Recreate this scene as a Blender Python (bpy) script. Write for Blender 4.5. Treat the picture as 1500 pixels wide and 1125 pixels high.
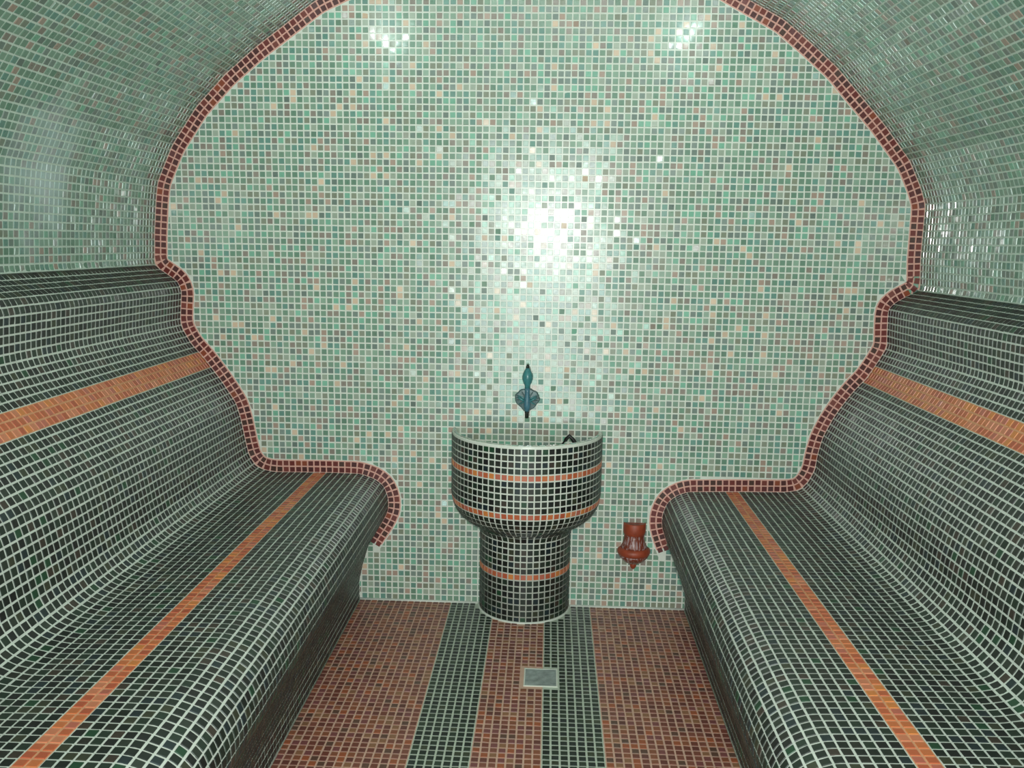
import bpy, bmesh, math, random
import numpy as np
from mathutils import Matrix, Vector

rng = np.random.default_rng(7)
random.seed(7)
scene = bpy.context.scene
for o in list(bpy.data.objects):
    bpy.data.objects.remove(o, do_unlink=True)
COL = scene.collection

# ------------------------------------------------------------------ camera, light, exposure
F_PX, PX, PY = 1285.0, 750.0, 562.5          # focal length and centre in a 1500 x 1125 frame
CAM_D, CAM_H = 2.97, 1.28                    # distance to the back wall, height over the floor
R = np.array([[0.99887573, -0.01630075, 0.04451481],     # world (x, down, depth) -> camera axes
              [0.02320359, 0.98696467, -0.15925557],
              [-0.04133856, 0.16010943, 0.98623329]])
cam_data = bpy.data.cameras.new('camera')
cam = bpy.data.objects.new('camera', cam_data)
COL.objects.link(cam)
right = Vector((R[0, 0], R[0, 2], -R[0, 1]))
up = -Vector((R[1, 0], R[1, 2], -R[1, 1]))
back = -Vector((R[2, 0], R[2, 2], -R[2, 1]))
m = Matrix((right, up, back)).transposed().to_4x4()
m.translation = (0, -CAM_D, CAM_H)
cam.matrix_world = m
cam_data.sensor_width = 36.0
cam_data.lens = F_PX / 1500.0 * 36.0
cam_data.clip_start = 0.02
scene.camera = cam

world = bpy.data.worlds.new('world')
scene.world = world
world.use_nodes = True
world.node_tree.nodes['Background'].inputs[0].default_value = (0.9, 1.0, 0.95, 1)
world.node_tree.nodes['Background'].inputs[1].default_value = 0.05


def lamp(name, loc, power, radius, color):
    d = bpy.data.lights.new(name, 'POINT')
    d.energy = power
    d.shadow_soft_size = radius
    d.color = color
    o = bpy.data.objects.new(name, d)
    o.location = loc
    COL.objects.link(o)
    return o


def beam(name, loc, toward, power, radius, color, angle, blend):
    d = bpy.data.lights.new(name, 'SPOT')
    d.energy, d.shadow_soft_size, d.color = power, radius, color
    d.spot_size, d.spot_blend = math.radians(angle), blend
    o = bpy.data.objects.new(name, d)
    o.location = loc
    o.rotation_euler = Vector(toward).to_track_quat('-Z', 'Y').to_euler()
    COL.objects.link(o)
    return o


beam('camera_flash', (0.028, -CAM_D + 0.02, CAM_H + 0.093), -back, 122, 0.024, (1.0, 0.975, 0.945), 112, 0.9)
SPOTS = ((-0.655, -0.62, 2.06), (0.505, -0.62, 2.06))      # two small vault lamps, just out of frame
for q in SPOTS:
    lamp('vault_lamp', q, 3.4, 0.022, (0.84, 1.0, 0.96))
# added fill light, unseen, in the doorway behind the camera, brightens the lower wall
d = bpy.data.lights.new('added_fill_light', 'AREA')
d.shape, d.size, d.size_y, d.energy, d.color = 'RECTANGLE', 0.8, 1.9, 38, (0.82, 1.0, 0.95)
o = bpy.data.objects.new('added_fill_light', d)
o.location, o.rotation_euler = (-0.07, -3.43, 0.97), (math.radians(90), 0, 0)
COL.objects.link(o)

scene.view_settings.view_transform = 'Standard'
scene.view_settings.look = 'None'
scene.view_settings.exposure = 0.0
scene.view_settings.gamma = 1.0
scene.view_settings.use_curve_mapping = False
scene.cycles.sample_clamp_indirect = 4.0
scene.cycles.caustics_reflective = False
scene.cycles.caustics_refractive = False

# ------------------------------------------------------------------ helpers
P = 0.022            # mosaic pitch
TILE = 0.0178        # tile edge
ROOM_Y = -3.36       # inner face of the wall behind the camera


def lin(c):
    c = np.asarray(c, float) / 255.0
    return np.where(c <= 0.04045, c / 12.92, ((c + 0.055) / 1.055) ** 2.4)


def tag(o, label=None, cat=None, group=None, kind=None):
    if label: o['label'] = label
    if cat: o['category'] = cat
    if group: o['group'] = group
    if kind: o['kind'] = kind
    return o


def new_obj(name, data, parent=None, mw=None):
    o = bpy.data.objects.new(name, data)
    COL.objects.link(o)
    if parent is not None:
        o.parent = parent
    if mw is not None:
        o.matrix_basis = mw
    return o


def empty(name, loc=(0, 0, 0)):
    o = bpy.data.objects.new(name, None)
    o.location = loc
    o.empty_display_size = 0.1
    COL.objects.link(o)
    return o


def mesh_from(name, verts, faces, mat, smooth=False):
    me = bpy.data.meshes.new(name)
    me.from_pydata([tuple(map(float, v)) for v in verts], [], [tuple(map(int, f)) for f in faces])
    me.materials.append(mat)
    if smooth:
        me.polygons.foreach_set('use_smooth', [True] * len(me.polygons))
    me.update()
    return me


def project(pts):
    pts = np.asarray(pts, float)
    w = np.stack([pts[:, 0], CAM_H - pts[:, 2], pts[:, 1] + CAM_D], 1)
    c = w @ R.T
    return c[:, 0] / c[:, 2] * F_PX + PX, c[:, 1] / c[:, 2] * F_PX + PY, c[:, 2]


# ------------------------------------------------------------------ materials
def mat_tile(name, rough, rough_var=0.1, spec=0.5, coat=0.0, coat_rough=0.08):
    mt = bpy.data.materials.new(name)
    mt.use_nodes = True
    nt = mt.node_tree
    b = nt.nodes['Principled BSDF']
    at = nt.nodes.new('ShaderNodeAttribute')
    at.attribute_name = 'tile_color'
    nt.links.new(at.outputs['Color'], b.inputs['Base Color'])
    geo = nt.nodes.new('ShaderNodeNewGeometry')
    nz = nt.nodes.new('ShaderNodeTexNoise')
    nz.inputs['Scale'].default_value = 90
    mr = nt.nodes.new('ShaderNodeMapRange')
    mr.inputs['From Min'].default_value = 0.3
    mr.inputs['From Max'].default_value = 0.7
    mr.inputs['To Min'].default_value = rough
    mr.inputs['To Max'].default_value = rough + rough_var
    nt.links.new(geo.outputs['Position'], nz.inputs['Vector'])
    nt.links.new(nz.outputs['Fac'], mr.inputs['Value'])
    nt.links.new(mr.outputs['Result'], b.inputs['Roughness'])
    b.inputs['Specular IOR Level'].default_value = spec
    b.inputs['Coat Weight'].default_value = coat
    b.inputs['Coat Roughness'].default_value = coat_rough
    return mt


def mat_plain(name, color, rough=0.8, metal=0.0, noise=0.0, scale=30, attr=False, bump=0.0):
    mt = bpy.data.materials.new(name)
    mt.use_nodes = True
    nt = mt.node_tree
    b = nt.nodes['Principled BSDF']
    b.inputs['Roughness'].default_value = rough
    b.inputs['Metallic'].default_value = metal
    c = lin(color)
    geo = nt.nodes.new('ShaderNodeNewGeometry')
    nz = nt.nodes.new('ShaderNodeTexNoise')
    nz.inputs['Scale'].default_value = scale
    nz.inputs['Detail'].default_value = 4
    nt.links.new(geo.outputs['Position'], nz.inputs['Vector'])
    mx = nt.nodes.new('ShaderNodeMix')
    mx.data_type = 'RGBA'
    mx.blend_type = 'MULTIPLY'
    mx.inputs[0].default_value = 1.0
    mr = nt.nodes.new('ShaderNodeMapRange')
    mr.inputs['From Min'].default_value = 0.3
    mr.inputs['From Max'].default_value = 0.7
    mr.inputs['To Min'].default_value = 1.0 - noise
    mr.inputs['To Max'].default_value = 1.0
    nt.links.new(nz.outputs['Fac'], mr.inputs['Value'])
    nt.links.new(mr.outputs['Result'], mx.inputs[7])
    if attr:
        at = nt.nodes.new('ShaderNodeAttribute')
        at.attribute_name = 'tile_color'
        nt.links.new(at.outputs['Color'], mx.inputs[6])
    else:
        mx.inputs[6].default_value = (*c, 1)
    nt.links.new(mx.outputs[2], b.inputs['Base Color'])
    if bump:
        bp = nt.nodes.new('ShaderNodeBump')
        bp.inputs['Strength'].default_value = bump
        bp.inputs['Distance'].default_value = 0.002
        nt.links.new(nz.outputs['Fac'], bp.inputs['Height'])
        nt.links.new(bp.outputs['Normal'], b.inputs['Normal'])
    return mt


def add_pale_patch(mt, centre, radii, color, amount):
    """A soft pale patch, broken up by noise, mixed into the base colour."""
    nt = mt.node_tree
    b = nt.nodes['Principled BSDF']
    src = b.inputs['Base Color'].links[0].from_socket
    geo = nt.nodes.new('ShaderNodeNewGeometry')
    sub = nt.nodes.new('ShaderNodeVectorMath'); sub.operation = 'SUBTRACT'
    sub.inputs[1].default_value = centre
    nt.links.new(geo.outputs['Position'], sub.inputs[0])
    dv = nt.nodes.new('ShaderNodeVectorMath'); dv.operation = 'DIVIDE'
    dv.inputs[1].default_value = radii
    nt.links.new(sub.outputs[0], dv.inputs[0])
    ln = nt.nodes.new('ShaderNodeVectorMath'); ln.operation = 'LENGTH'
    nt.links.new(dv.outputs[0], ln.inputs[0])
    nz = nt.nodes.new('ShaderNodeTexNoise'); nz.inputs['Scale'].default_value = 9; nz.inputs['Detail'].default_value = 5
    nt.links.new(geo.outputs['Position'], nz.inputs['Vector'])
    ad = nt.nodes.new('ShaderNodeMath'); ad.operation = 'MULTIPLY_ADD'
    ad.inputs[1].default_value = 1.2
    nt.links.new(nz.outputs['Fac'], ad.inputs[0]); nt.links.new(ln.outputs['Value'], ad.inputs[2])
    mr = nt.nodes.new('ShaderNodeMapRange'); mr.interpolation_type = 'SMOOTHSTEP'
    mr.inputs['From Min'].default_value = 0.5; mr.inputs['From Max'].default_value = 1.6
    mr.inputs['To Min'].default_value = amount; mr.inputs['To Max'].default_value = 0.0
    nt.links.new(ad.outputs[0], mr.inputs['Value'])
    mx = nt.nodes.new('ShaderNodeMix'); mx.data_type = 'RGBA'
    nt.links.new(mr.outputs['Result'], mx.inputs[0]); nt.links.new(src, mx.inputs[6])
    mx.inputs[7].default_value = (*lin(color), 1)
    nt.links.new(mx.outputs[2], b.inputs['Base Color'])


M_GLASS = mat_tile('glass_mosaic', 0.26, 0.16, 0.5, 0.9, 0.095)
M_DARK = mat_tile('dark_mosaic', 0.36, 0.15, 0.6, 0.15, 0.28)
add_pale_patch(M_GLASS, (-1.34, -.68, 1.43), (.3, .22, .26), (186, 200, 204), 0.75)  # soft pale blue-grey patch on the left side tiles
M_FLOOR = mat_tile('floor_mosaic', 0.32, 0.2)
M_GROUT = mat_plain('pale_grout', (225, 229, 218), 0.3, noise=0.1)
M_GROUT_VAULT_SHADED = mat_plain('vault_grout_shaded', (196, 210, 198), 0.5, noise=0.12)  # grout tone lowered, the vault's shade put into its colour
M_GROUT_BENCH = mat_plain('bench_grout', (214, 222, 208), 0.75, noise=0.15, attr=True)
M_GROUT_FLOOR = mat_plain('floor_grout', (190, 165, 145), 0.8, noise=0.15, attr=True)
M_GROUT_PINK = mat_plain('pink_grout', (224, 170, 156), 0.7, noise=0.1)
M_BEAD = mat_plain('white_sealant', (214, 218, 208), 0.5, noise=0.12)

PAL = {
    'light': [((112, 142, 122), 15), ((104, 138, 118), 13), ((130, 158, 138), 12), ((100, 142, 130), 10),
              ((116, 170, 146), 7), ((128, 134, 116), 9), ((138, 128, 118), 8), ((116, 132, 124), 9),
              ((166, 142, 128), 4), ((204, 178, 154), 3), ((150, 162, 146), 6), ((104, 120, 112), 4)],
    'dark': [((26, 38, 30), 18), ((18, 27, 22), 16), ((32, 48, 37), 14), ((42, 50, 42), 10), ((35, 37, 31), 10),
             ((28, 42, 46), 7), ((54, 58, 42), 6), ((58, 48, 40), 4), ((22, 23, 23), 12), ((26, 66, 42), 3)],
    'orange': [((192, 100, 64), 5), ((202, 114, 68), 4), ((184, 90, 60), 4), ((206, 126, 92), 3), ((190, 106, 86), 3), ((212, 130, 68), 2)],
    'maroon': [((92, 34, 34), 6), ((108, 40, 36), 5), ((74, 28, 28), 5), ((118, 54, 46), 3), ((68, 38, 28), 2), ((138, 64, 38), 1)],
    'brown': [((132, 80, 66), 5), ((120, 68, 56), 5), ((142, 86, 62), 4), ((110, 64, 56), 4), ((146, 104, 76), 2),
              ((128, 76, 74), 3), ((160, 88, 58), 2), ((100, 72, 60), 2)],
    'moss': [((40, 54, 42), 6), ((30, 42, 34), 6), ((48, 62, 48), 4), ((36, 46, 42), 4), ((58, 66, 48), 2), ((26, 34, 30), 3)],
}
# a deeper, greener end-wall mix: the vault's grazing shade put into the tile colour
PAL['vault'] = [((92, 124, 104), 16), ((82, 118, 98), 14), ((106, 138, 118), 11), ((82, 124, 112), 10), ((96, 148, 122), 5),
                ((106, 114, 98), 8), ((114, 104, 94), 6), ((94, 110, 102), 10), ((142, 120, 106), 2), ((84, 98, 90), 6)]
PALC, PALW = {}, {}
for k, v in PAL.items():
    PALC[k] = np.array([lin(c) for c, w in v]) * (1.12 if k == 'light' else 1.0)
    w = np.array([w for c, w in v], float)
    PALW[k] = w / w.sum()

TOP_IN, T_H, T_SINK = 0.0007, 0.0014, 0.0004


def tile_corners(half_t, half_b):
    base = np.array([[-half_t, -half_b], [half_t, -half_b], [half_t, half_b], [-half_t, half_b]])
    top = base - np.sign(base) * TOP_IN
    v = np.zeros((8, 3))
    v[:4, :2] = base
    v[:4, 2] = -T_SINK
    v[4:, :2] = top
    v[4:, 2] = T_H
    return v


QUADS = np.array([[4, 5, 6, 7], [0, 1, 5, 4], [1, 2, 6, 5], [2, 3, 7, 6], [3, 0, 4, 7]])
_shared = {}


def shared_tile(pal, k, mat):
    key = (pal, k, mat.name)
    if key not in _shared:
        me = mesh_from('tile_%s' % pal, tile_corners(TILE / 2, TILE / 2), QUADS, mat)
        a = me.attributes.new('tile_color', 'FLOAT_COLOR', 'FACE')
        a.data.foreach_set('color', np.tile([*PALC[pal][k], 1.0], len(QUADS)))
        _shared[key] = me
    return _shared[key]


class Tiles:
    """Rows of mosaic tiles: frames of centre, two edge directions and the outward normal."""
    def __init__(self):
        self.c, self.t, self.b, self.n, self.pal, self.k, self.sc = [], [], [], [], [], [], []

    def add(self, c, t, b, n, pal, sc=(1.0, 1.0)):
        c = np.atleast_2d(c)
        N = len(c)
        t, b, n = (np.broadcast_to(np.asarray(q, float), (N, 3)) for q in (t, b, n))
        self.c.append(c); self.t.append(t); self.b.append(b); self.n.append(n)
        self.pal += [pal] * N
        self.k.append(rng.choice(len(PALW[pal]), N, p=PALW[pal]))
        self.sc.append(np.broadcast_to(np.asarray(sc, float), (N, 2)))

    def finish(self, jitter):
        c, t, b, n = (np.concatenate(q) for q in (self.c, self.t, self.b, self.n))
        k = np.concatenate(self.k)
        sc = np.concatenate(self.sc)
        N = len(c)
        j = rng.normal(0, jitter, (N, 2))
        wild = rng.random(N) < 0.22
        j[wild] *= rng.uniform(1.3, 3.0, (int(wild.sum()), 1))
        n2 = n + j[:, :1] * t + j[:, 1:] * b
        n2 /= np.linalg.norm(n2, axis=1, keepdims=True)
        t2 = t - n2 * np.sum(t * n2, 1, keepdims=True)
        t2 /= np.linalg.norm(t2, axis=1, keepdims=True)
        b2 = np.cross(n2, t2)
        spin = rng.normal(0, 0.012, (N, 1))
        t3 = t2 * np.cos(spin) + b2 * np.sin(spin)
        b3 = np.cross(n2, t3)
        c = c + t * rng.normal(0, 0.00022, (N, 1)) + b * rng.normal(0, 0.00022, (N, 1))
        return c, t3, b3, n2, np.array(self.pal), k, sc

    def build(self, parent, mat, jitter=0.014, limit=300, name='tile', stuff='mosaic', label=None):
        if not self.c:
            return
        c, t, b, n, pal, k, sc = self.finish(jitter)
        u, v, d = project(c)
        view = np.array([0, -CAM_D, CAM_H]) - c
        dist = np.linalg.norm(view, axis=1)
        facing = np.sum(view * n, 1) / dist
        inside = (d > 0.2) & (u > 4) & (u < 1496) & (v > 4) & (v < 1121) & (facing > 0.02)
        area = np.where(inside, facing / dist ** 2, -1)
        order = np.argsort(-area)
        single = [i for i in order[:limit] if area[i] > 0]
        for i in single:
            mw = Matrix(((t[i][0] * sc[i][0], b[i][0] * sc[i][1], n[i][0], c[i][0]),
                         (t[i][1] * sc[i][0], b[i][1] * sc[i][1], n[i][1], c[i][1]),
                         (t[i][2] * sc[i][0], b[i][2] * sc[i][1], n[i][2], c[i][2]),
                         (0, 0, 0, 1)))
            new_obj(name, shared_tile(pal[i], int(k[i]), mat), parent, mw)
        keep = np.ones(len(c), bool)
        keep[single] = False
        idx = np.where(keep)[0]
        if len(idx) == 0:
            return
        vv = tile_corners(TILE / 2, TILE / 2)
        V = (c[idx][:, None, :] + vv[None, :, 0:1] * (t[idx] * sc[idx][:, :1])[:, None, :]
             + vv[None, :, 1:2] * (b[idx] * sc[idx][:, 1:])[:, None, :] + vv[None, :, 2:3] * n[idx][:, None, :])
        N = len(idx)
        Fq = (QUADS[None] + (np.arange(N) * 8)[:, None, None]).reshape(-1)
        me = bpy.data.meshes.new(stuff)
        me.vertices.add(N * 8)
        me.vertices.foreach_set('co', V.reshape(-1))
        me.loops.add(N * 20)
        me.loops.foreach_set('vertex_index', Fq.astype(np.int32))
        me.polygons.add(N * 5)
        me.polygons.foreach_set('loop_start', np.arange(0, N * 20, 4, dtype=np.int32))
        me.polygons.foreach_set('loop_total', np.full(N * 5, 4, dtype=np.int32))
        me.materials.append(mat)
        me.update(calc_edges=True)
        me.polygons.foreach_set('use_smooth', np.zeros(N * 5, dtype=bool))
        cols = np.ones((N, 4))
        for q in set(pal[idx]):
            s = pal[idx] == q
            cols[s, :3] = PALC[q][k[idx][s]]
        cols[:, :3] *= rng.normal(1.0, 0.06, (N, 1)).clip(0.8, 1.2)
        a = me.attributes.new('tile_color', 'FLOAT_COLOR', 'FACE')
        a.data.foreach_set('color', np.repeat(cols, 5, axis=0).reshape(-1))
        o = new_obj(stuff, me, parent)
        tag(o, label, kind='stuff')
        return o


def cut_tiles(parent, polys, mat, pal, name='cut_mosaic'):
    """Tiles trimmed to a boundary: n-gons in the back wall plane, joined into one part."""
    verts, faces, cols = [], [], []
    for pg in polys:
        pg = np.asarray(pg)
        n = len(pg)
        ctr = pg.mean(0)
        inn = ctr + (pg - ctr) * 0.94
        s = len(verts)
        j = rng.normal(0, 0.014, 2)
        for q in pg: verts.append((q[0], T_SINK, q[1]))
        for q in inn: verts.append((q[0], -T_H - j @ (q - ctr), q[1]))
        faces.append([s + n + i for i in range(n)])
        for i in range(n):
            faces.append([s + i, s + (i + 1) % n, s + n + (i + 1) % n, s + n + i])
        cc = PALC[pal][rng.choice(len(PALW[pal]), p=PALW[pal])]
        cols += [[*cc, 1.0]] * (n + 1)
    me = mesh_from(name, verts, faces, mat)
    a = me.attributes.new('tile_color', 'FLOAT_COLOR', 'FACE')
    a.data.foreach_set('color', np.array(cols).reshape(-1))
    o = new_obj(name, me, parent)
    tag(o, kind='stuff')
    return o


def prism(name, poly, y0, y1, mat, parent=None, colors=None, close=True):
    """A closed (x, z) outline pushed from y0 to y1."""
    n = len(poly)
    verts = [(x, y0, z) for x, z in poly] + [(x, y1, z) for x, z in poly]
    faces = [(i, (i + 1) % n, n + (i + 1) % n, n + i) for i in range(n)]
    if close:
        faces += [tuple(range(n))[::-1], tuple(range(n, 2 * n))]
    me = mesh_from(name, verts, faces, mat)
    if colors is not None:
        cs = np.array(list(colors) + [colors[0]] * (len(faces) - len(colors)))
        a = me.attributes.new('tile_color', 'FLOAT_COLOR', 'FACE')
        a.data.foreach_set('color', cs.reshape(-1))
    bm = bmesh.new(); bm.from_mesh(me)
    bmesh.ops.recalc_face_normals(bm, faces=bm.faces)
    bm.to_mesh(me); bm.free()
    return new_obj(name, me, parent)


# ------------------------------------------------------------------ the room's cross-section (metres, x and z)
H0 = CAM_H
PL = [(-.661, 0), (-.662, .07), (-.648, .135), (-.621, .226), (-.601, .257), (-.577, .293), (-.557, .334), (-.555, .360), (-.557, .384),
      (-.571, .423), (-.600, .447), (-.653, .465), (-.75, .466), (-.85, .465), (-.955, .463), (-.998, .470), (-1.027, .485), (-1.050, .524), (-1.061, .578),
      (-1.075, .656), (-1.090, .709), (-1.138, .785), (-1.193, .860), (-1.239, .912), (-1.270, .968), (-1.274, .996),
      (-1.268, 1.072), (-1.265, 1.095), (-1.278, 1.127), (-1.319, 1.155), (-1.340, 1.168), (-1.356, 1.186), (-1.354, 1.21), (-1.350, 1.292),
      (-1.340, 1.399), (-1.331, 1.459), (-1.276, 1.579), (-1.190, 1.703), (-1.089, 1.808), (-.977, 1.900), (-.908, 1.949), (-.780, 2.042)]
PR = [(.502, 0), (.501, .06), (.475, .135), (.437, .230), (.423, .264), (.410, .304), (.408, .33), (.410, .353), (.425, .393), (.456, .419),
      (.493, .432), (.60, .436), (.72, .439), (.829, .441), (.876, .450), (.902, .480), (.922, .524), (.927, .577), (.941, .640), (.969, .702), (.997, .750),
      (1.034, .803), (1.072, .846), (1.107, .907), (1.130, .953), (1.126, 1.0), (1.124, 1.054), (1.124, 1.081), (1.149, 1.104), (1.183, 1.123),
      (1.221, 1.144), (1.219, 1.17), (1.214, 1.244), (1.214, 1.421), (1.194, 1.475), (1.151, 1.561), (1.055, 1.679), (.960, 1.780),
      (.899, 1.846), (.807, 1.923), (.722, 1.990), (.611, 2.048)]
CX = -0.07
arc = []
cz, rad = H0 - 0.51, 1.452
a0 = math.atan2(2.042 - cz, -.780 - CX)
a1 = math.atan2(2.048 - cz, .611 - CX)
for i in range(1, 14):
    a = a0 + (a1 - a0) * i / 14
    arc.append((CX + rad * math.cos(a), cz + rad * math.sin(a)))


def resample(pts, step):
    pts = np.asarray(pts, float)
    d = np.r_[0, np.cumsum(np.linalg.norm(np.diff(pts, axis=0), axis=1))]
    n = max(2, int(round(d[-1] / step)) + 1)
    s = np.linspace(0, d[-1], n)
    return np.stack([np.interp(s, d, pts[:, 0]), np.interp(s, d, pts[:, 1])], 1)


def smooth(pts, sigma):
    step = np.linalg.norm(pts[1] - pts[0])
    r = int(4 * sigma / step)
    x = np.arange(-r, r + 1) * step
    w = np.exp(-x * x / (2 * sigma * sigma)); w /= w.sum()
    pad_a = 2 * pts[0] - pts[1:r + 1][::-1]
    pad_b = 2 * pts[-1] - pts[-r - 1:-1][::-1]
    q = np.concatenate([pad_a, pts, pad_b])
    return np.stack([np.convolve(q[:, 0], w, 'valid'), np.convolve(q[:, 1], w, 'valid')], 1)


PROF = resample(smooth(resample(PL + arc + PR[::-1], 0.003), 0.009), 0.003)
ARC_S = np.r_[0, np.cumsum(np.linalg.norm(np.diff(PROF, axis=0), axis=1))]
TAN = np.gradient(PROF, axis=0); TAN /= np.linalg.norm(TAN, axis=1, keepdims=True)
INW = np.stack([TAN[:, 1], -TAN[:, 0]], 1)          # points into the room


def s_at(x, z):
    return ARC_S[np.argmin((PROF[:, 0] - x) ** 2 + (PROF[:, 1] - z) ** 2)]


def at_s(s):
    f = lambda A: np.stack([np.interp(s, ARC_S, A[:, 0]), np.interp(s, ARC_S, A[:, 1])], -1)
    t = f(TAN); t = t / np.linalg.norm(t, axis=-1, keepdims=True)
    return f(PROF), t, np.stack([t[..., 1], -t[..., 0]], -1)


S_LEDGE_L = s_at(-1.350, 1.180); S_LEDGE_R = s_at(1.216, 1.141)
S_SPRING_L = s_at(-1.340, 1.399); S_SPRING_R = s_at(1.214, 1.421)
S_END = ARC_S[-1]
ROWS_Y = int(abs(ROOM_Y) / P)
YS = -(np.arange(ROWS_Y) + 0.5) * P - 0.0015


def section(s0, s1):
    m = (ARC_S > s0) & (ARC_S < s1)
    a, b = at_s(np.array(s0))[0], at_s(np.array(s1))[0]
    return np.concatenate([[a], PROF[m], [b]])


def strip_tiles(tiles, s0, s1, pal_of_row):
    n = int(round((s1 - s0) / P))
    pitch = (s1 - s0) / n
    for i in range(n):
        s = s0 + (i + 0.5) * pitch
        c, t, nn = at_s(np.array(s))
        key, pal = pal_of_row(i, n, s)
        C = np.stack([np.full(ROWS_Y, c[0]), YS, np.full(ROWS_Y, c[1])], 1)
        tiles[key].add(C, (t[0], 0, t[1]), (0, 1, 0), (nn[0], 0, nn[1]), pal, (min(1.06, pitch / P), 1.0))


# ------------------------------------------------------------------ structure
FLOOR_L, FLOOR_R = -.661, .502
floor = mesh_from('floor', [(x, y, z) for z in (-0.12, 0.0) for y in (ROOM_Y, 0.0) for x in (-1.55, 1.42)],
                  [(0, 2, 3, 1), (4, 5, 7, 6), (0, 1, 5, 4), (2, 6, 7, 3), (0, 4, 6, 2), (1, 3, 7, 5)], M_GROUT_FLOOR)
floor_cols = np.array([[*lin((214, 176, 156)), 1.0]] * 6)
_a = floor.attributes.new('tile_color', 'FLOAT_COLOR', 'FACE'); _a.data.foreach_set('color', floor_cols.reshape(-1))
floor = tag(new_obj('floor', floor), 'mosaic floor with brown and dark green lengthwise bands', kind='structure')


def slab(name, x0, x1, y0, y1, z0, z1, mat, label):
    me = mesh_from(name, [(x, y, z) for z in (z0, z1) for y in (y0, y1) for x in (x0, x1)],
                   [(0, 2, 3, 1), (4, 5, 7, 6), (0, 1, 5, 4), (2, 6, 7, 3), (0, 4, 6, 2), (1, 3, 7, 5)], mat)
    return tag(new_obj(name, me), label, kind='structure')


wall_back = slab('wall_back', -1.55, 1.42, 0.0, 0.12, -0.12, 2.45, M_GROUT, 'pale green mosaic end wall')


def shell(name, s0, s1, label, thick=0.1):
    sec = section(s0, s1)
    t = np.gradient(sec, axis=0); t /= np.linalg.norm(t, axis=1, keepdims=True)
    out = sec - np.stack([t[:, 1], -t[:, 0]], 1) * thick
    sec, out = sec[::4].tolist() + [sec[-1].tolist()], out[::4].tolist() + [out[-1].tolist()]
    o = prism(name, sec + out[::-1], 0.0, ROOM_Y, M_GROUT_VAULT_SHADED)
    return tag(o, label, kind='structure')


tag(prism('wall_front', [(-1.55, -.12), (-.5, -.12), (-.5, 1.95), (.36, 1.95), (.36, -.12), (1.42, -.12), (1.42, 2.45), (-1.55, 2.45)], ROOM_Y, ROOM_Y - .12, M_GROUT),
    'plain wall with the doorway behind the camera', kind='structure')
wall_left = shell('wall_left', S_LEDGE_L, S_SPRING_L, 'pale green mosaic side wall over the left bench')
wall_right = shell('wall_right', S_SPRING_R, S_LEDGE_R, 'pale green mosaic side wall over the right bench')
ceiling = shell('ceiling', S_SPRING_L, S_SPRING_R, 'pale green mosaic barrel vault')

for o, a, b in ((wall_left, S_LEDGE_L, S_SPRING_L), (wall_right, S_SPRING_R, S_LEDGE_R), (ceiling, S_SPRING_L, S_SPRING_R)):
    T = {'tile': Tiles()}
    strip_tiles(T, a, b, lambda i, n, s: ('tile', 'vault'))
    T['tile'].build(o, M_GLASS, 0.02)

# ------------------------------------------------------------------ benches
G_PALE = [*lin((210, 218, 208)), 1.0]
G_ORANGE = [*lin((222, 164, 124)), 1.0]


def bench(s0, s1, outer_x, back_stripe, seat_stripe, label):
    o = empty('tiled_bench', (0, 0, 0))
    tag(o, label, 'bench', 'mosaic benches along both sides')
    rev = s0 > s1
    a, b = min(s0, s1), max(s0, s1)
    n = int(round((b - a) / P)); pitch = (b - a) / n
    ib = int((s_at(*back_stripe) - a) / pitch)
    js = int((s_at(*seat_stripe) - a) / pitch)
    stripes = {ib - 1, ib, ib + 1, js, js + (1 if not rev else -1)}
    fine = section(a, b)
    arcs = np.r_[0, np.cumsum(np.linalg.norm(np.diff(fine, axis=0), axis=1))]
    # outline points at every half row so that the grout of a stripe takes its own colour
    ss = np.linspace(a, b, n * 2 + 1)
    sec = at_s(ss)[0]
    cols = []
    for i in range(n * 2):
        cols.append(G_ORANGE if (i // 2) in stripes else G_PALE)
    poly = sec.tolist()
    if not rev:
        tail = [(outer_x, poly[-1][1] - 0.14), (outer_x, 0.0005)]
        poly[0][1] = 0.0005; poly[-1][1] -= 0.003
    else:
        tail = [(outer_x, 0.0005), (outer_x, poly[0][1] - 0.14)]
        poly[-1][1] = 0.0005; poly[0][1] -= 0.003
    prism('body', poly + tail, -0.003, ROOM_Y + 0.002, M_GROUT_BENCH, o, cols)
    T = {'tile': Tiles(), 'stripe': Tiles()}
    strip_tiles(T, a, b, lambda i, n_, s: ('stripe', 'orange') if i in stripes else ('tile', 'dark'))
    T['tile'].build(o, M_DARK, 0.012)
    T['stripe'].build(o, M_DARK, 0.012, name='stripe_tile', stuff='stripe_mosaic', label='orange bands along seat and backrest')
    return o


bench_left = bench(0.0, S_LEDGE_L, -1.47, (-1.196, .864), (-.79, .466), 'dark green mosaic bench with orange stripes along the left wall')
bench_right = bench(S_END, S_LEDGE_R, 1.34, (1.075, .850), (.632, .437), 'dark green mosaic bench with orange stripes along the right wall')

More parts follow.
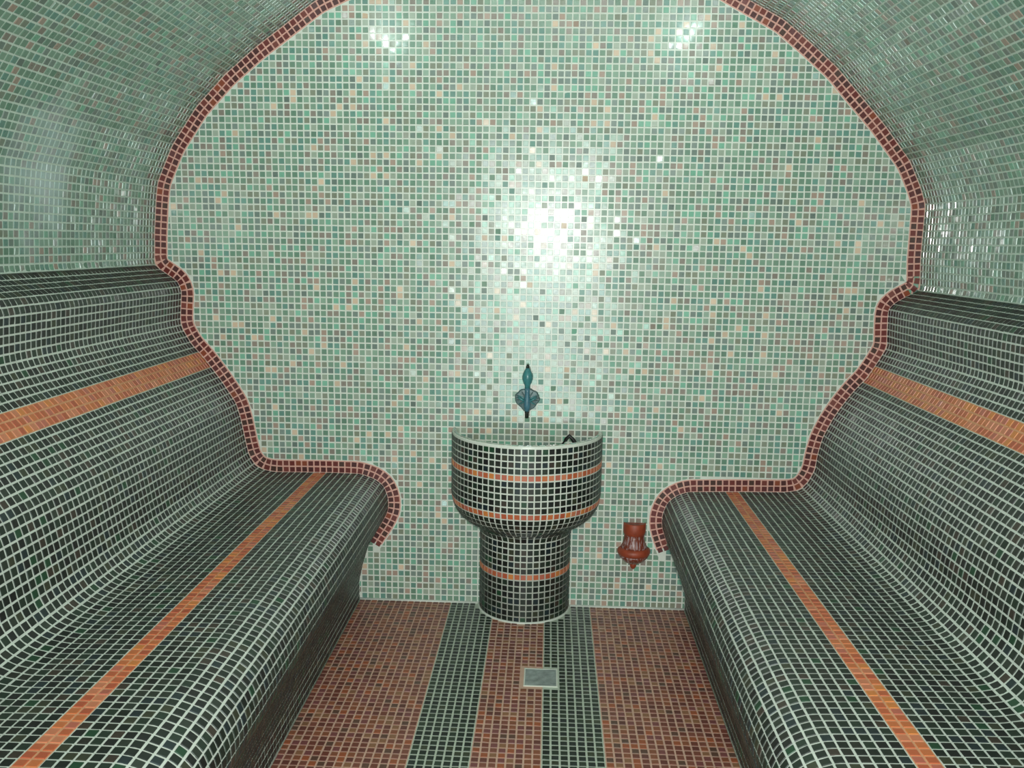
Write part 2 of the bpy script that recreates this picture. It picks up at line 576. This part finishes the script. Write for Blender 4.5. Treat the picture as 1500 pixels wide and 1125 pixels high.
# ------------------------------------------------------------------ back wall: red trim along the arch, then the wall's own tiles
S_T0 = s_at(-.621, .226); S_T1 = s_at(.437, .230)
trim = prism('trim_1', [(0, 0), (0, 0.001), (0.001, 0.001)], 0, -0.001, M_GROUT_PINK)   # replaced just below
ss = np.arange(S_T0, S_T1, 0.006)
c, t, nn = at_s(ss)
keepc = c + nn * 0.001
inner = smooth(resample(c + nn * (2.06 * P), 0.006), 0.010)
inner = resample(inner, (np.linalg.norm(np.diff(inner, axis=0), axis=1).sum()) / (len(ss) - 1))[:len(ss)]
nseg = min(len(ss), len(inner))
tv, tf = [], []
for i in range(nseg):
    for (x, z), y in ((keepc[i], 0.0), (keepc[i], -0.0007), (inner[i], -0.0007), (inner[i], 0.0)):
        tv.append((x, y, z))
for i in range(nseg - 1):
    for k in range(4):
        tf.append((4 * i + k, 4 * i + (k + 1) % 4, 4 * i + 4 + (k + 1) % 4, 4 * i + 4 + k))
tf += [(0, 1, 2, 3), tuple(4 * (nseg - 1) + k for k in (3, 2, 1, 0))]
trim.data = mesh_from('trim_1', tv, tf, M_GROUT_PINK)
bm = bmesh.new(); bm.from_mesh(trim.data); bmesh.ops.recalc_face_normals(bm, faces=bm.faces); bm.to_mesh(trim.data); bm.free()
tag(trim, 'two rows of dark red tiles edging the arch', kind='structure')
T = Tiles()
mid = resample(smooth(resample(np.stack([at_s(np.arange(S_T0, S_T1, 0.003))[0] + at_s(np.arange(S_T0, S_T1, 0.003))[2] * P], 0)[0], 0.003), 0.012), P)
mt = np.gradient(mid, axis=0); mt /= np.linalg.norm(mt, axis=1, keepdims=True)
mn = np.stack([mt[:, 1], -mt[:, 0]], 1)
ang = np.unwrap(np.arctan2(mt[:, 1], mt[:, 0]))
kap = np.gradient(ang) / P                       # curvature: positive bends away from the room side
for off in (-0.5, 0.5):
    sc_t = np.clip(1.0 + kap * off * P, 0.55, 1.12)
    cc = mid + mn * off * P * 0.98
    for i in range(len(mid)):
        T.add([(cc[i][0], -0.0007, cc[i][1])], (mt[i][0], 0, mt[i][1]), (mn[i][0], 0, mn[i][1]), (0, -1, 0), 'maroon', (sc_t[i] * 0.98, 0.96))
T.build(trim, M_DARK, 0.015)

# region of the wall left free for its own tiles
LIM = []
for s in np.arange(0, S_END, 0.006):
    cpt, tt, n_ = at_s(np.array(s))
    LIM.append((*(cpt + n_ * (0.0015)), *n_)) if (s < S_T0 - 0.01 or s > S_T1 + 0.01) else None
for i in range(len(inner)):
    g = np.gradient(inner, axis=0)
LIM = np.array(LIM)
gi = np.gradient(inner, axis=0); gi /= np.linalg.norm(gi, axis=1, keepdims=True)
ni = np.stack([gi[:, 1], -gi[:, 0]], 1)
EDGE = np.concatenate([LIM, np.concatenate([inner + ni * 0.0022, ni], 1)])
T = Tiles()
cuts = []
h = TILE / 2
xs = np.arange(-62, 63) * P + CX
zs = (np.arange(0, 102) + 0.5) * P + 0.004
SQ = np.array([[-h, -h], [h, -h], [h, h], [-h, h]])
for z in zs:
    for x in xs:
        q = np.array([x, z])
        d = EDGE[:, :2] - q
        d2 = (d * d).sum(1)
        i = int(np.argmin(d2))
        near = d2[i] < (0.03 ** 2)
        sd = -(d[i] @ EDGE[i, 2:])
        if sd < -0.004:
            continue
        if not near:
            if sd > 0:
                T.add([(x, 0, z)], (1, 0, 0), (0, 0, 1), (0, -1, 0), 'light')
            continue
        pg = (q + SQ).tolist()
        cut = False
        close = np.where(d2 < 0.022 ** 2)[0]
        for e in {i, *(close[[0, len(close) // 2, -1]] if len(close) else [])}:
            p0, n0 = EDGE[e, :2], EDGE[e, 2:]
            out = []
            for a in range(len(pg)):
                A, B = np.array(pg[a]), np.array(pg[(a + 1) % len(pg)])
                da, db = (A - p0) @ n0, (B - p0) @ n0
                if da >= 0: out.append(A)
                if da * db < 0:
                    out.append(A + (B - A) * da / (da - db)); cut = True
                elif da < 0: cut = True
            pg = out
            if len(pg) < 3: break
        if len(pg) < 3: continue
        if not cut:
            T.add([(x, 0, z)], (1, 0, 0), (0, 0, 1), (0, -1, 0), 'light'); continue
        pa = np.array(pg)
        ar = 0.5 * abs(np.dot(pa[:, 0], np.roll(pa[:, 1], 1)) - np.dot(pa[:, 1], np.roll(pa[:, 0], 1)))
        if ar > 0.22 * TILE * TILE:
            cuts.append(pa)
T.build(wall_back, M_GLASS, 0.02)
cut_tiles(wall_back, cuts, M_GLASS, 'light')

# ------------------------------------------------------------------ floor mosaic
BX, BR_PED, BR_BOWL = -.069, .158, .259
DRAIN = (-.051, .046, -.583, -.478)
BANDS = [(-.661, -.329, 15, 'brown'), (-.329, -.174, 7, 'moss'), (-.174, .004, 8, 'brown'), (.004, .165, 7, 'moss'), (.165, .502, 15, 'brown')]
T = Tiles()
for x0, x1, n, pal in BANDS:
    w = (x1 - x0 - 0.001) / n
    for i in range(n):
        x = x0 + 0.0005 + (i + 0.5) * w
        ys = YS - 0.003
        ok = ~((np.abs(x - (DRAIN[0] + DRAIN[1]) / 2) < 0.058) & (ys > DRAIN[2] - 0.009) & (ys < DRAIN[3] + 0.009))
        ok &= (x - BX) ** 2 + ys ** 2 > (BR_PED + 0.012) ** 2
        ys = ys[ok]
        T.add(np.stack([np.full(len(ys), x), ys, np.zeros(len(ys))], 1), (1, 0, 0), (0, 1, 0), (0, 0, 1), pal, (min(1.04, w / P), 1.0))
T.build(floor, M_FLOOR, 0.012)
# pale grout beneath the green bands
for x0, x1 in ((-.329, -.174), (.004, .165)):
    me = mesh_from('band_grout', [(x0, ROOM_Y, 0), (x1, ROOM_Y, 0), (x1, 0, 0), (x0, 0, 0), (x0, ROOM_Y, .0003), (x1, ROOM_Y, .0003), (x1, 0, .0003), (x0, 0, .0003)],
                   [(4, 5, 6, 7), (0, 1, 5, 4), (1, 2, 6, 5), (2, 3, 7, 6), (3, 0, 4, 7)], M_GROUT_FLOOR)
    a = me.attributes.new('tile_color', 'FLOAT_COLOR', 'FACE')
    a.data.foreach_set('color', np.array([[*lin((194, 204, 188)), 1.0]] * 5).reshape(-1))
    new_obj('band_grout', me, floor)


# ------------------------------------------------------------------ sealant beads along the floor's edges
def tube(name, pts, r, mat, parent=None, seg=8, taper=None, closed_ends=True):
    pts = [Vector(q) for q in pts]
    verts, faces = [], []
    prev = None
    for i, q in enumerate(pts):
        d = (pts[min(i + 1, len(pts) - 1)] - pts[max(i - 1, 0)]).normalized()
        ref = Vector((0, 0, 1)) if abs(d.z) < 0.9 else Vector((1, 0, 0))
        a = d.cross(ref).normalized(); b = d.cross(a)
        rr = r if taper is None else r * taper[i]
        for k in range(seg):
            th = 2 * math.pi * k / seg
            verts.append(q + a * rr * math.cos(th) + b * rr * math.sin(th))
    n = len(pts)
    for i in range(n - 1):
        for k in range(seg):
            faces.append((i * seg + k, i * seg + (k + 1) % seg, (i + 1) * seg + (k + 1) % seg, (i + 1) * seg + k))
    if closed_ends:
        faces += [tuple(range(seg))[::-1], tuple((n - 1) * seg + k for k in range(seg))]
    me = mesh_from(name, verts, faces, mat, True)
    bm = bmesh.new(); bm.from_mesh(me); bmesh.ops.recalc_face_normals(bm, faces=bm.faces); bm.to_mesh(me); bm.free()
    return new_obj(name, me, parent)


for nm, pts, r in (('baseboard_back', [(FLOOR_L, -.001, .001), (BX - BR_PED, -.001, .001)], .006),
                   ('baseboard_back', [(BX + BR_PED, -.001, .001), (FLOOR_R, -.001, .001)], .006),
                   ('baseboard_left', [(FLOOR_L + .001, 0, .0), (FLOOR_L + .001, ROOM_Y, .0)], .004),
                   ('baseboard_right', [(FLOOR_R - .001, 0, .0), (FLOOR_R - .001, ROOM_Y, .0)], .004)):
    tag(tube(nm, pts, r, M_BEAD), 'thin bead of pale sealant along the floor edge', kind='structure')


# ------------------------------------------------------------------ the fountain basin
def half_lathe(name, prof, cx, cy, mat, parent, seg=40, a0=math.pi, a1=2 * math.pi, smooth_=True):
    verts, faces = [], []
    n = len(prof)
    for k in range(seg + 1):
        a = a0 + (a1 - a0) * k / seg
        for r, z in prof:
            verts.append((cx + r * math.cos(a), cy + r * math.sin(a), z))
    for k in range(seg):
        for i in range(n - 1):
            faces.append((k * n + i, (k + 1) * n + i, (k + 1) * n + i + 1, k * n + i + 1))
    full = abs(a1 - a0) > 6.2
    if not full:
        faces += [tuple(range(n)), tuple(seg * n + i for i in range(n))[::-1]]
    me = mesh_from(name, verts, faces, mat, smooth_)
    bm = bmesh.new(); bm.from_mesh(me)
    if full: bmesh.ops.remove_doubles(bm, verts=bm.verts, dist=1e-5)
    bmesh.ops.recalc_face_normals(bm, faces=bm.faces); bm.to_mesh(me); bm.free()
    return new_obj(name, me, parent)


basin = empty('fountain_basin', (0, 0, 0))
tag(basin, 'half-round dark mosaic wash basin with orange rings on a pedestal, against the back wall', 'basin')
OUT = [(.158, 0), (.158, .288), (.166, .304), (.186, .318), (.212, .334), (.236, .356), (.252, .384), (.259, .420), (.259, .632)]
RIM = [(.2588, .6365), (.257, .6395), (.253, .6405), (.247, .640), (.244, .637), (.243, .630)]
INN = [(.238, .50), (.20, .44), (.13, .405), (0.0, .40)]
half_lathe('body', [(0.0, 0.0)] + OUT + RIM + INN, BX, -.0005, M_GROUT, basin, 48)
outp = resample(OUT, 0.002)
outp = resample(smooth(outp, 0.008), 0.002)
OS = np.r_[0, np.cumsum(np.linalg.norm(np.diff(outp, axis=0), axis=1))]
nrow = int(round(OS[-1] / P)); pit = OS[-1] / nrow
T = {'tile': Tiles(), 'ring': Tiles()}
rows_ring = {int(np.interp(z, outp[:, 1], OS) / pit) for z in (.160, .415, .527)}
for i in range(nrow):
    s = (i + .5) * pit
    r, z = np.interp(s, OS, outp[:, 0]), np.interp(s, OS, outp[:, 1])
    r2, z2 = np.interp(s + .004, OS, outp[:, 0]), np.interp(s + .004, OS, outp[:, 1])
    r1, z1 = np.interp(s - .004, OS, outp[:, 0]), np.interp(s - .004, OS, outp[:, 1])
    dv = np.array([r2 - r1, z2 - z1]); dv /= np.linalg.norm(dv)
    na = int(round(math.pi * (.259 if z > .31 else .158) / P)); da = math.pi / na
    for k in range(na):
        a = math.pi + (k + .5) * da
        rad_ = np.array([math.cos(a), math.sin(a), 0])
        tang = np.array([-math.sin(a), math.cos(a), 0])
        upv = rad_ * dv[0] + np.array([0, 0, dv[1]])
        nrm = rad_ * dv[1] - np.array([0, 0, dv[0]])
        ring = i in rows_ring
        T['ring' if ring else 'tile'].add([(BX + r * rad_[0], -.0005 + r * rad_[1], z)], tang, upv, nrm, 'orange' if ring else 'dark',
                                          (min(1.04, r * da / P), min(1.03, pit / P)))
T['rim'] = Tiles()
for k in range(36):                                # thin pale tiles laid along the rim
    a = math.pi + (k + .5) * math.pi / 36
    T['rim'].add([(BX + .2512 * math.cos(a), -.0005 + .2512 * math.sin(a), .6403)], (-math.sin(a), math.cos(a), 0), (math.cos(a), math.sin(a), 0), (0, 0, 1), 'light', (1.04, .46))
T['tile'].build(basin, M_DARK, 0.012)
T['rim'].build(basin, M_GLASS, 0.02, name='rim_tile')
T['ring'].build(basin, M_DARK, 0.012, name='ring_tile', stuff='ring_mosaic')
tube('sealant_bead', [(BX + (BR_PED + .002) * math.cos(a), (BR_PED + .002) * math.sin(a), .001) for a in np.linspace(math.pi, 2 * math.pi, 40)], .005, M_BEAD, basin)

# ------------------------------------------------------------------ tap
M_TEAL = mat_plain('teal_glaze', (72, 140, 144), 0.3, noise=0.35, scale=120)
M_BLUE = mat_plain('blue_glaze', (76, 122, 140), 0.28, noise=0.3, scale=120)
M_PATINA = mat_plain('grey_patina', (104, 128, 130), 0.45, metal=0.1, noise=0.5, scale=160)
M_IRON = mat_plain('dark_iron', (40, 48, 42), 0.5, metal=0.4, noise=0.4, scale=100)
TX, TZ = -.071, .752
tap = empty('wall_tap', (TX, 0, TZ))
tag(tap, 'small teal ornamental tap with leaf-shaped plate above the basin', 'tap')


def plate(name, outline, depth, y0, mat, parent, dome=0.0):
    n = len(outline)
    c = np.mean(outline, 0)
    verts = [(x, y0, z) for x, z in outline] + [(c[0] + (x - c[0]) * .9, y0 - depth, c[1] + (z - c[1]) * .9) for x, z in outline] + [(c[0], y0 - depth - dome, c[1])]
    faces = [tuple(range(n))] + [(i, (i + 1) % n, n + (i + 1) % n, n + i) for i in range(n)] + [(n + i, n + (i + 1) % n, 2 * n) for i in range(n)]
    me = mesh_from(name, verts, faces, mat)
    bm = bmesh.new(); bm.from_mesh(me); bmesh.ops.recalc_face_normals(bm, faces=bm.faces); bm.to_mesh(me); bm.free()
    return new_obj(name, me, parent)


leaf = []
for i in range(36):
    a = 2 * math.pi * i / 36
    x, z = .0435 * math.cos(a), .037 * math.sin(a)
    if z < 0:
        z *= 1.3; x *= (1 - .62 * (abs(math.sin(a)) ** 1.6))
    sc = 1 + .035 * math.cos(9 * a)
    leaf.append((x * sc, z * sc - .004))
plate('back_plate', leaf, .007, -.001, M_PATINA, tap, .004)
for i in range(9):                                 # raised ribs fanning over the plate
    a = math.pi * (i + .5) / 9 * 1.6 - .3 * math.pi
    e = Vector((.036 * math.cos(a), -.010, .030 * math.sin(a) - .004))
    tube('rib', [(0, -.014, -.008), (e.x * .55, -.013, e.z * .55 - .003), e], .0028, M_PATINA if i % 2 else M_TEAL, tap, 6, (1.2, 1, .5))


def lathe_z(name, prof, x, y, mat, parent, seg=16):
    return half_lathe(name, prof, x, y, mat, parent, seg, 0, 2 * math.pi)


lathe_z('spout_body', [(0, -.047), (.007, -.045), (.0105, -.036), (.012, -.024), (.011, -.008), (.0085, .008), (.0085, .022), (.0095, .036), (0, .037)], 0, -.018, M_BLUE, tap)
lathe_z('handle', [(0, .034), (.009, .035), (.0095, .046), (.0135, .053), (.0185, .068), (.0175, .081), (.0115, .095), (.006, .105), (0, .106)], 0, -.018, M_TEAL, tap)
lathe_z('finial', [(0, .102), (.0055, .104), (.006, .110), (.0035, .116), (0, .118)], 0, -.018, M_IRON, tap, 12)
lathe_z('spout', [(0, -.068), (.0055, -.068), (.0068, -.062), (.0062, -.052), (.008, -.046), (0, -.045)], 0, -.018, M_IRON, tap, 12)
for sx in (-1, 1):
    tube('arm', [(sx * .006, -.018, -.012), (sx * .020, -.022, -.003), (sx * .034, -.018, .004)], .0035, M_TEAL, tap, 8, (1.2, 1, .8))
    lathe_z('arm_knob', [(0, .000), (.0045, .001), (.0055, .005), (.0045, .009), (0, .010)], sx * .036, -.018, M_PATINA, tap, 10)

# ------------------------------------------------------------------ terracotta wall pot
M_TERRA = mat_plain('terracotta', (164, 72, 46), 0.5, noise=0.3, scale=60)


def mat_strokes():
    mt = mat_plain('stroked_terracotta', (132, 62, 44), 0.38, noise=0.3, scale=60)
    nt = mt.node_tree
    b = nt.nodes['Principled BSDF']
    old = b.inputs['Base Color'].links[0].from_socket
    tc = nt.nodes.new('ShaderNodeTexCoord')
    wv = nt.nodes.new('ShaderNodeTexNoise')
    mp = nt.nodes.new('ShaderNodeMapping')
    mp.inputs['Scale'].default_value = (170, 60, 45)
    mp.inputs['Rotation'].default_value = (0, 0.35, 0)
    nt.links.new(tc.outputs['Object'], mp.inputs['Vector'])
    nt.links.new(mp.outputs['Vector'], wv.inputs['Vector'])
    wv.inputs['Scale'].default_value = 1.0
    rp = nt.nodes.new('ShaderNodeMapRange')
    rp.inputs['From Min'].default_value = 0.5
    rp.inputs['From Max'].default_value = 0.6
    rp.inputs['To Max'].default_value = 0.8
    nt.links.new(wv.outputs['Fac'], rp.inputs['Value'])
    mx = nt.nodes.new('ShaderNodeMix'); mx.data_type = 'RGBA'
    nt.links.new(rp.outputs['Result'], mx.inputs[0])
    nt.links.new(old, mx.inputs[6])
    mx.inputs[7].default_value = (*lin((176, 150, 152)), 1)
    nt.links.new(mx.outputs[2], b.inputs['Base Color'])
    return mt


M_STROKE = mat_strokes()
VX, VZ = .3135, .960
pot = empty('wall_pot', (VX, 0, VZ - .80 + .16))
VZ0 = pot.location.z
tag(pot, 'small terracotta half pot with pale brushed bands, hung low beside the right bench', 'pot')
# outline in metres below the top edge (z = .319 above the floor)
Z = lambda d: .319 - d - VZ0
half_lathe('collar', [(0, Z(.002)), (.034, Z(.002)), (.0375, Z(0)), (.0395, Z(.003)), (.0395, Z(.030)), (.0375, Z(.041)), (.035, Z(.044)), (0, Z(.044))], 0, 0, M_TERRA, pot, 28)
half_lathe('neck', [(0, Z(.0435)), (.0355, Z(.0435)), (.036, Z(.055)), (.039, Z(.070)), (.044, Z(.083)), (.048, Z(.090)), (0, Z(.090))], 0, 0, M_STROKE, pot, 28)
half_lathe('bulge', [(0, Z(.0895)), (.050, Z(.0895)), (.0565, Z(.096)), (.0585, Z(.104)), (.0565, Z(.112)), (.054, Z(.116)), (0, Z(.116))], 0, 0, M_TERRA, pot, 28)
half_lathe('lower_bowl', [(0, Z(.1155)), (.0545, Z(.1155)), (.049, Z(.126)), (.038, Z(.138)), (.026, Z(.146)), (.014, Z(.149)), (0, Z(.149))], 0, 0, M_STROKE, pot, 28)
half_lathe('finial', [(0, Z(.147)), (.012, Z(.148)), (.0125, Z(.155)), (.010, Z(.164)), (.005, Z(.171)), (0, Z(.173))], 0, 0, M_TERRA, pot, 20)

# ------------------------------------------------------------------ floor drain
M_STEEL = mat_plain('worn_steel', (172, 184, 182), 0.3, metal=0.1, noise=0.45, scale=50, bump=0.5)
M_HOLE = mat_plain('drain_slot', (30, 36, 36), 0.7, noise=0.2)
dx, dy = (DRAIN[0] + DRAIN[1]) / 2, (DRAIN[2] + DRAIN[3]) / 2
drain = empty('floor_drain', (dx, dy, 0))
tag(drain, 'small square grey metal drain cover set into the floor tiles', 'drain')
hx, hy = .050, .054
fr = []
for a, b_, z in ((hx, hy, 0), (hx, hy, .0022), (hx - .004, hy - .004, .0026), (hx - .004, hy - .004, .0004)):
    fr += [(-a, -b_, z), (a, -b_, z), (a, b_, z), (-a, b_, z)]
ff = []
for l in range(3):
    for k in range(4):
        ff.append((l * 4 + k, l * 4 + (k + 1) % 4, l * 4 + 4 + (k + 1) % 4, l * 4 + 4 + k))
new_obj('frame', mesh_from('frame', fr, ff, M_GROUT), drain)
G = 12
gv, gf = [], []
for j in range(G + 1):
    for i in range(G + 1):
        u, v = i / G * 2 - 1, j / G * 2 - 1
        z = .0018 - .0012 * math.exp(-2.2 * (u * u + v * v)) + .0004 * math.sin(5 * u + 1) * math.cos(4 * v)
        gv.append((u * (hx - .004), v * (hy - .004), z))
for j in range(G):
    for i in range(G):
        a = j * (G + 1) + i
        gf.append((a, a + 1, a + G + 2, a + G + 1))
new_obj('cover', mesh_from('cover', gv, gf, M_STEEL, True), drain)

# ------------------------------------------------------------------ dark scoop standing in the basin
M_BLACK = mat_plain('black_plastic', (16, 16, 15), 0.5, noise=0.2)
scoop = empty('water_scoop', (.075, -.08, .446))
tag(scoop, 'black arched handle of a scoop just showing over the right rim of the basin', 'scoop')
half_lathe('cup', [(0, 0), (.024, 0), (.028, .006), (.037, .10), (.0355, .10), (.0265, .008), (0, .006)], 0, 0, M_BLACK, scoop, 24, 0, 2 * math.pi)
tube('handle', [(-.040, 0, .085), (-.038, 0, .12), (-.026, 0, .160), (-.012, 0, .180), (.000, 0, .193), (.012, 0, .181), (.026, 0, .160), (.038, 0, .12), (.040, 0, .085)], .0066, M_BLACK, scoop, 8)
